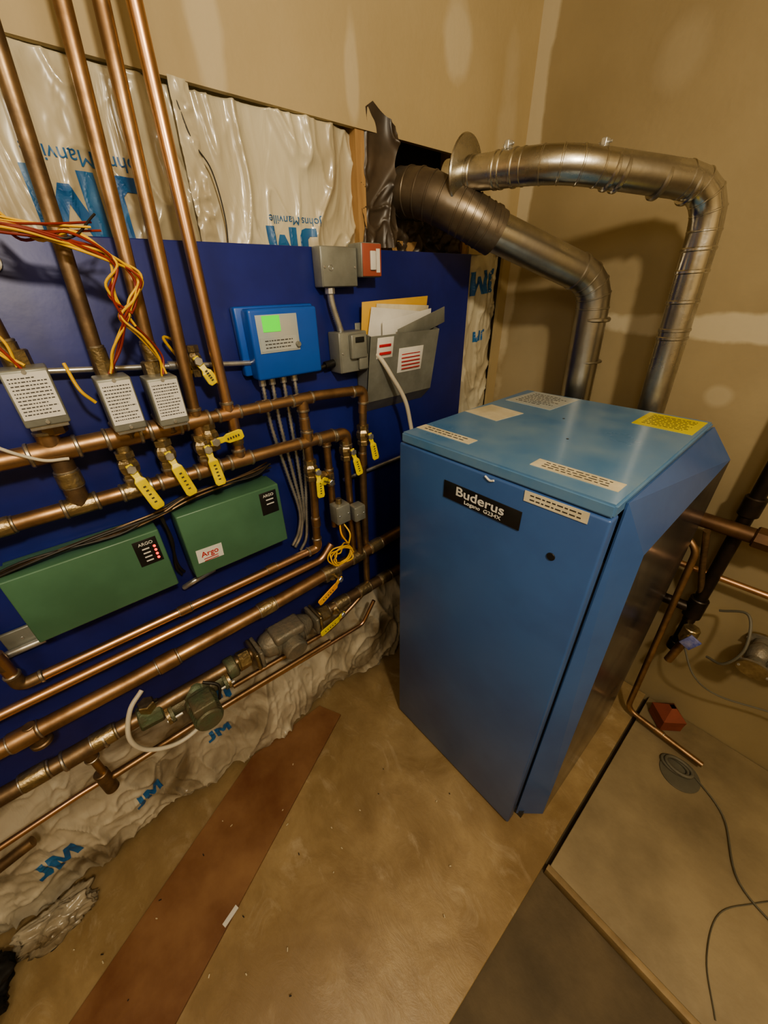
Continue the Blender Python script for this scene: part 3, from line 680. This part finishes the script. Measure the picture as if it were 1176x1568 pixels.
b=jbox('aquastat_box',(.115,.565,.875),(.15,.605,.925)); cyl('sensor_stem',(.13,.585,.88),(.13,.59,.73),.009,BRONZE,b)
yc=empty('yellow_wire_coil')
for k in range(5):
    c=Vector((.165,.49+.003*k,.80-.003*k)); rr=.036-.002*k
    wire('loop',[c+Vector((random.uniform(-.008,.008),rr*1.15*math.cos(a),rr*math.sin(a)*.95)) for a in [j*math.pi/6 for j in range(13)]],.0022,WIREY,yc)
wire('lead',[(.135,.525,.89),(.165,.53,.86),(.17,.52,.83)],.0025,WIREY,yc)
wire('lead_b',[(.145,.51,.895),(.165,.50,.87),(.17,.515,.835)],.0025,ORNG,yc)
wp=empty('pump_power_cable'); wire('cable',[(.15,-.09,.685),(.17,-.125,.665),(.185,-.15,.60),(.185,-.135,.53),(.185,-.08,.485),(.18,-.02,.485),(.17,.02,.52)],.0055,WIREW,wp,seg=12)
wp=empty('pump_power_cable'); wire('cable',[(.15,.03,.60),(.17,.06,.58),(.18,.05,.54)],.004,WIREK,wp,seg=10)

# ---------------------------------------------------------------- flue pipes
def gored(name,pts,r,m,parent,bend,n=4,bands=True,seg=32,bm_=None):
    P=fillet(pts,bend,n)
    bm=bmesh.new(); sweep_bm(bm,P,r,seg); mk(name,bm,m,parent,smooth=True,angle=60)
    if bands:
        for i in range(1,len(P)-1):
            t=(P[i+1]-P[i-1]).normalized(); cyl('gore_seam',P[i]-t*.0025,P[i]+t*.0025,r*1.035,bm_ or m,parent,seg=seg)
def band(parent,p,d,r,m,L=.012,k=1.06):
    p=Vector(p); d=Vector(d).normalized(); cyl('clamp_band',p-d*L/2,p+d*L/2,r*k,m,parent,seg=32)
f1=empty('flue_pipe'); r=.035
A=Vector((.10,.965,1.738)); E1=Vector((.385,1.01,1.724)); E2=Vector((.612,1.305,1.672)); B1=Vector((.635,1.315,1.02))
gored('vent',[A,E1,E2+Vector((0,0,.01)),B1],r,GALV,f1,.085)
d=(E1-A).normalized()
for t in (.20,.42,.47,.58): band(f1,A+(E1-A)*(t+.05),d,r,GALV,.010)
d2=(E2-E1).normalized()
for t in (.30,.36,.62,.82): band(f1,E1+(E2-E1)*t,d2,r,GALV,.012)
d3=(B1-E2).normalized()
for t in (.17,.24,.34,.44,.47,.80): band(f1,E2+(B1-E2)*t,d3,r,GALV,.010)
for p,dd in ((E1+d2*.09,d2),(E2+d3*.27,d3),(A+d*.16,d)):
    box('clamp_bolt',p+Vector((-.006,-.010,.034)),p+Vector((.006,.010,.050)),ZINC,f1,bev=.002)
    cyl('screw',p+Vector((-.014,0,.043)),p+Vector((.014,0,.043)),.0025,ZINC,f1)
bm=bmesh.new(); c=Vector((.155,.972,1.735)); sweep_bm(bm,[c+d*x for x in (-.006,-.002,.002,.010)],.07,40,radii=[.074,.077,.075,.045]); mk('storm_collar',bm,GALV,f1,smooth=True,angle=25)
f2=empty('flue_pipe'); r=.046
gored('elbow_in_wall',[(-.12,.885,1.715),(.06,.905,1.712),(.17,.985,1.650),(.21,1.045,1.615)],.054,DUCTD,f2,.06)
gored('vent',[(.17,.985,1.645),(.385,1.325,1.50),(.400,1.345,1.02)],r,GALVD,f2,.07)
dd=(Vector((.385,1.325,1.50))-Vector((.17,.985,1.645))).normalized()
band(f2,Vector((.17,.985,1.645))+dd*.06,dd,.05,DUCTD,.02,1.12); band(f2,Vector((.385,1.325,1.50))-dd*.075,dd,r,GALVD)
band(f2,(.395,1.333,1.40),(0,0,1),r,GALVD,.012); band(f2,(.398,1.34,1.28),(0,0,1),r,GALVD,.006)

# ---------------------------------------------------------------- boiler
bo=empty('boiler')
XL,XRr=.298,.802; YF0,YB0=.622,1.225; H=1.189
box('front_door',(XL-.008,YF0-.004,.012),(XRr,YF0+.030,H-.028),BLUE,bo,bev=.005,seg=3)
box('door_shadow_gap',(XL+.006,YF0+.030,.02),(XRr-.006,YF0+.040,H-.03),BLACK,bo)
box('plinth',(XL+.01,YF0+.045,0),(XRr+.02,YB0-.01,.03),BLACK,bo)
prism('top_lid',[(XL-.002,YF0-.003),(XRr,YF0-.001),(XRr-.008,YB0+.01),(XL-.018,YB0-.005)],H-.026,H,BLUET,bo,bev=.004)
def casing(side):
    s=1 if side>0 else -1; xe=XRr if s>0 else XL
    out=.042*s
    bm=bmesh.new()
    yf=YF0+.042
    tf=Vector((xe,yf,H-.010)); tb=Vector((xe-.006*s,YB0,H-.010))
    of_=Vector((xe+out-.004*s,YF0+.105,H-.130)); ob=Vector((xe+out+.008*s,YB0+.015,H-.085))
    lf=Vector((xe,yf,.012)); lof=Vector((xe+out+.016*s,YF0+.105,.012)); lob=Vector((xe+out+.016*s,YB0,.012))
    V=[bm.verts.new(p) for p in (tf,tb,ob,of_,lf,lof,lob)]
    tf,tb,ob,of_,lf,lof,lob=V
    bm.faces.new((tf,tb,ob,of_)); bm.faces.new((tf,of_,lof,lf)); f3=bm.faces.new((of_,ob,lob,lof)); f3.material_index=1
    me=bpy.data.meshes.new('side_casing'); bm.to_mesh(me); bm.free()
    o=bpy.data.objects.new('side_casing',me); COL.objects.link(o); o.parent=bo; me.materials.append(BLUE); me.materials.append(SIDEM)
    so=o.modifiers.new('s','SOLIDIFY'); so.thickness=.004; so.offset=-1
casing(1); casing(-1)
prism('inner_block',[(XL,YF0+.045),(XRr,YF0+.045),(XRr+.03,YF0+.12),(XRr+.03,YB0-.01),(XL-.03,YB0-.01),(XL-.03,YF0+.12)],.03,H-.14,SIDEM,bo)
prism('back_panel',[(XL-.018,YB0-.012),(XRr+.0,YB0-.012),(XRr,YB0),(XL-.018,YB0)],.02,H-.02,BLUE,bo)
yF=YF0-.0045
box('badge',(.446,yF-.002,1.068),(.648,yF,1.112),BLACK,bo,bev=.0006)
text('badge_name','Buderus',(.546,yF-.0026,1.096),.031,WHITE,bo,face='F',sx=1.25,bold=.010)
text('badge_model','Logano  G234X',(.556,yF-.0026,1.077),.0125,WHITE,bo,face='F',sx=1.2)
label('front_sticker',(.706,yF,1.150),.122,.022,bo,face='F',m=CREAM,lines=2,margin=.1,rot=.02)
cyl('door_lock_hole',(.722,yF-.0015,1.044),(.722,yF+.001,1.044),.0085,BLACK,bo); 
wire('latch_mark',[(.553,yF-.001,1.158),(.565,yF-.001,1.152),(.575,yF-.001,1.155)],.0022,WHITE,bo)
zT=H+.0003
label('top_sticker',(.358,.918,zT),.115,.11,bo,face='T',m=CREAM,lines=0,rot=-.12)
label('top_sticker_b',(.382,.686,zT),.165,.034,bo,face='T',m=CREAM,lines=2,rot=.0)
label('top_sticker_c',(.70,.690,zT),.165,.040,bo,face='T',m=CREAM,lines=3,rot=.02)
label('top_sticker_yellow',(.72,1.15,zT),.13,.13,bo,face='T',m=YELL,lines=8)
label('top_plate_label',(.385,1.13,zT),.15,.16,bo,face='T',m=SILVL,lines=8,rot=-.05)
for (x,y) in ((.40,.93),(.52,1.0),(.60,.86)): cyl('dust_spot',(x,y,zT-.001),(x,y,zT+.0006),.003,BLACK,bo)

# ---------------------------------------------------------------- right rear corner piping
gpipe=empty('gas_pipe'); tube('pipe',[(.935,1.37,ZC-.005),(.935,1.37,.50)],.018,IRON,gpipe)
cyl('coupling',(.935,1.37,.98),(.935,1.37,.92),.025,IRON,gpipe); cyl('tee',(.935,1.37,.60),(.935,1.37,.52),.026,IRON,gpipe)
tube('drip_leg',[(.935,1.37,.55),(.935,1.37,.38)],.016,IRON,gpipe); cyl('cap',(.935,1.37,.40),(.935,1.37,.36),.022,IRON,gpipe)
cyl('branch',(.935,1.37,.55),(.84,1.36,.55),.017,IRON,gpipe)
bp_=empty('iron_return_pipe'); tube('pipe',[(.82,1.33,.885),(1.25,1.33,.885),(1.6,1.33,.885)],.022,RUST,bp_); cyl('coupling',(.97,1.33,.885),(1.05,1.33,.885),.032,RUST,bp_,seg=8)
cyl('coupling_b',(1.12,1.33,.885),(1.2,1.33,.885),.03,RUST,bp_,seg=8)
cp_=empty('copper_return_pipe'); tube('pipe',[(.84,1.38,.69),(1.6,1.38,.71)],.010,COPPERB,cp_)
dp=empty('relief_drain_pipe'); tube('pipe',[(.84,1.30,.83),(.875,1.295,.80),(.905,1.290,.035),(1.16,1.265,.035)],.010,COPPER,dp,bend=.04)
tube('branch',[(.875,1.30,.87),(.905,1.34,.72),(.935,1.37,.60)],.009,BRONZE,dp,bend=.04)
collar(dp,(1.02,1.28,.035),(1,-.1,0),.010,.03)
gv=empty('gas_shutoff_valve'); cyl('body',(.955,1.34,.50),(.955,1.34,.44),.024,BRASS,gv,seg=8); cyl('handle_hub',(.955,1.34,.47),(.955,1.29,.47),.012,BRASS,gv)
box('blue_tag',(.950,1.285,.455),(.985,1.292,.505),mat('tag_blue',(.05,.08,.35),(.3,.3,.45),rough=.5,scale=40),gv,bev=.001,rot=Matrix.Rotation(.4,4,'Y'))
cyl('tail_pipe',(.955,1.34,.45),(.94,1.33,.33),.013,COPPER,gv)
wp=circulator((1.12,1.36,.50),GREYP,GREYP)
wc2=empty('grey_cable')
wire('cable',[(.99,1.35,.60),(1.05,1.33,.64),(1.08,1.28,.56),(1.06,1.27,.48),(1.02,1.30,.45)],.004,HOSE,wc2)
wire('cable_c',[(.96,1.33,.42),(1.02,1.30,.35),(1.10,1.33,.30),(1.25,1.36,.33),(1.4,1.38,.31)],.003,HOSE,wc2)
rf=empty('red_funnel'); bm=bmesh.new(); c=Vector((1.02,1.37,.06)); sweep_bm(bm,[c+Vector((0,0,-.055)),c+Vector((0,0,-.03)),c+Vector((0,0,.0)),c+Vector((0,0,.04))],.05,4,cap=False,radii=[.055,.055,.058,.012]); mk('cone',bm,REDP,rf)
hs=empty('drain_hose')
for k in range(2):
    wire('loop',[(1.10+.04*math.cos(a)+.01*k,1.215+.025*math.sin(a),.008+.008*k) for a in [j*math.pi/6 for j in range(13)]],.006,HOSE,hs,seg=12)
wire('tail',[(1.14,1.235,.006),(1.25,1.16,.006),(1.32,1.0,.006),(1.45,.95,.006)],.0025,HOSE,hs,seg=10)
wc3=empty('floor_cord'); wire('cord',[(1.45,1.10,.003),(1.36,.98,.003),(1.30,.88,.003),(1.30,.76,.003),(1.34,.66,.003)],.0015,HOSE,wc3)
dpad=empty('floor_drain_cover'); cyl('disc',(1.12,1.20,0),(1.12,1.20,.004),.06,HOSE,dpad,seg=32)

# ---------------------------------------------------------------- lights
def bulb(loc,e,col,rad,nm):
    l=bpy.data.lights.new(nm,'POINT'); l.energy=e; l.color=col; l.shadow_soft_size=rad
    o=bpy.data.objects.new(nm,l); COL.objects.link(o); o.location=loc
bulb((1.60,.04,2.20),64,(1,.875,.665),.06,'ceiling_bulb')
bulb((1.30,-.85,2.1),19,(1,.90,.73),.2,'left_wall_fill')  # unseen fill light added to brighten the left wall
w=bpy.data.worlds.new('world'); SC.world=w; w.use_nodes=True
w.node_tree.nodes['Background'].inputs[0].default_value=(1,.85,.6,1); w.node_tree.nodes['Background'].inputs[1].default_value=.2
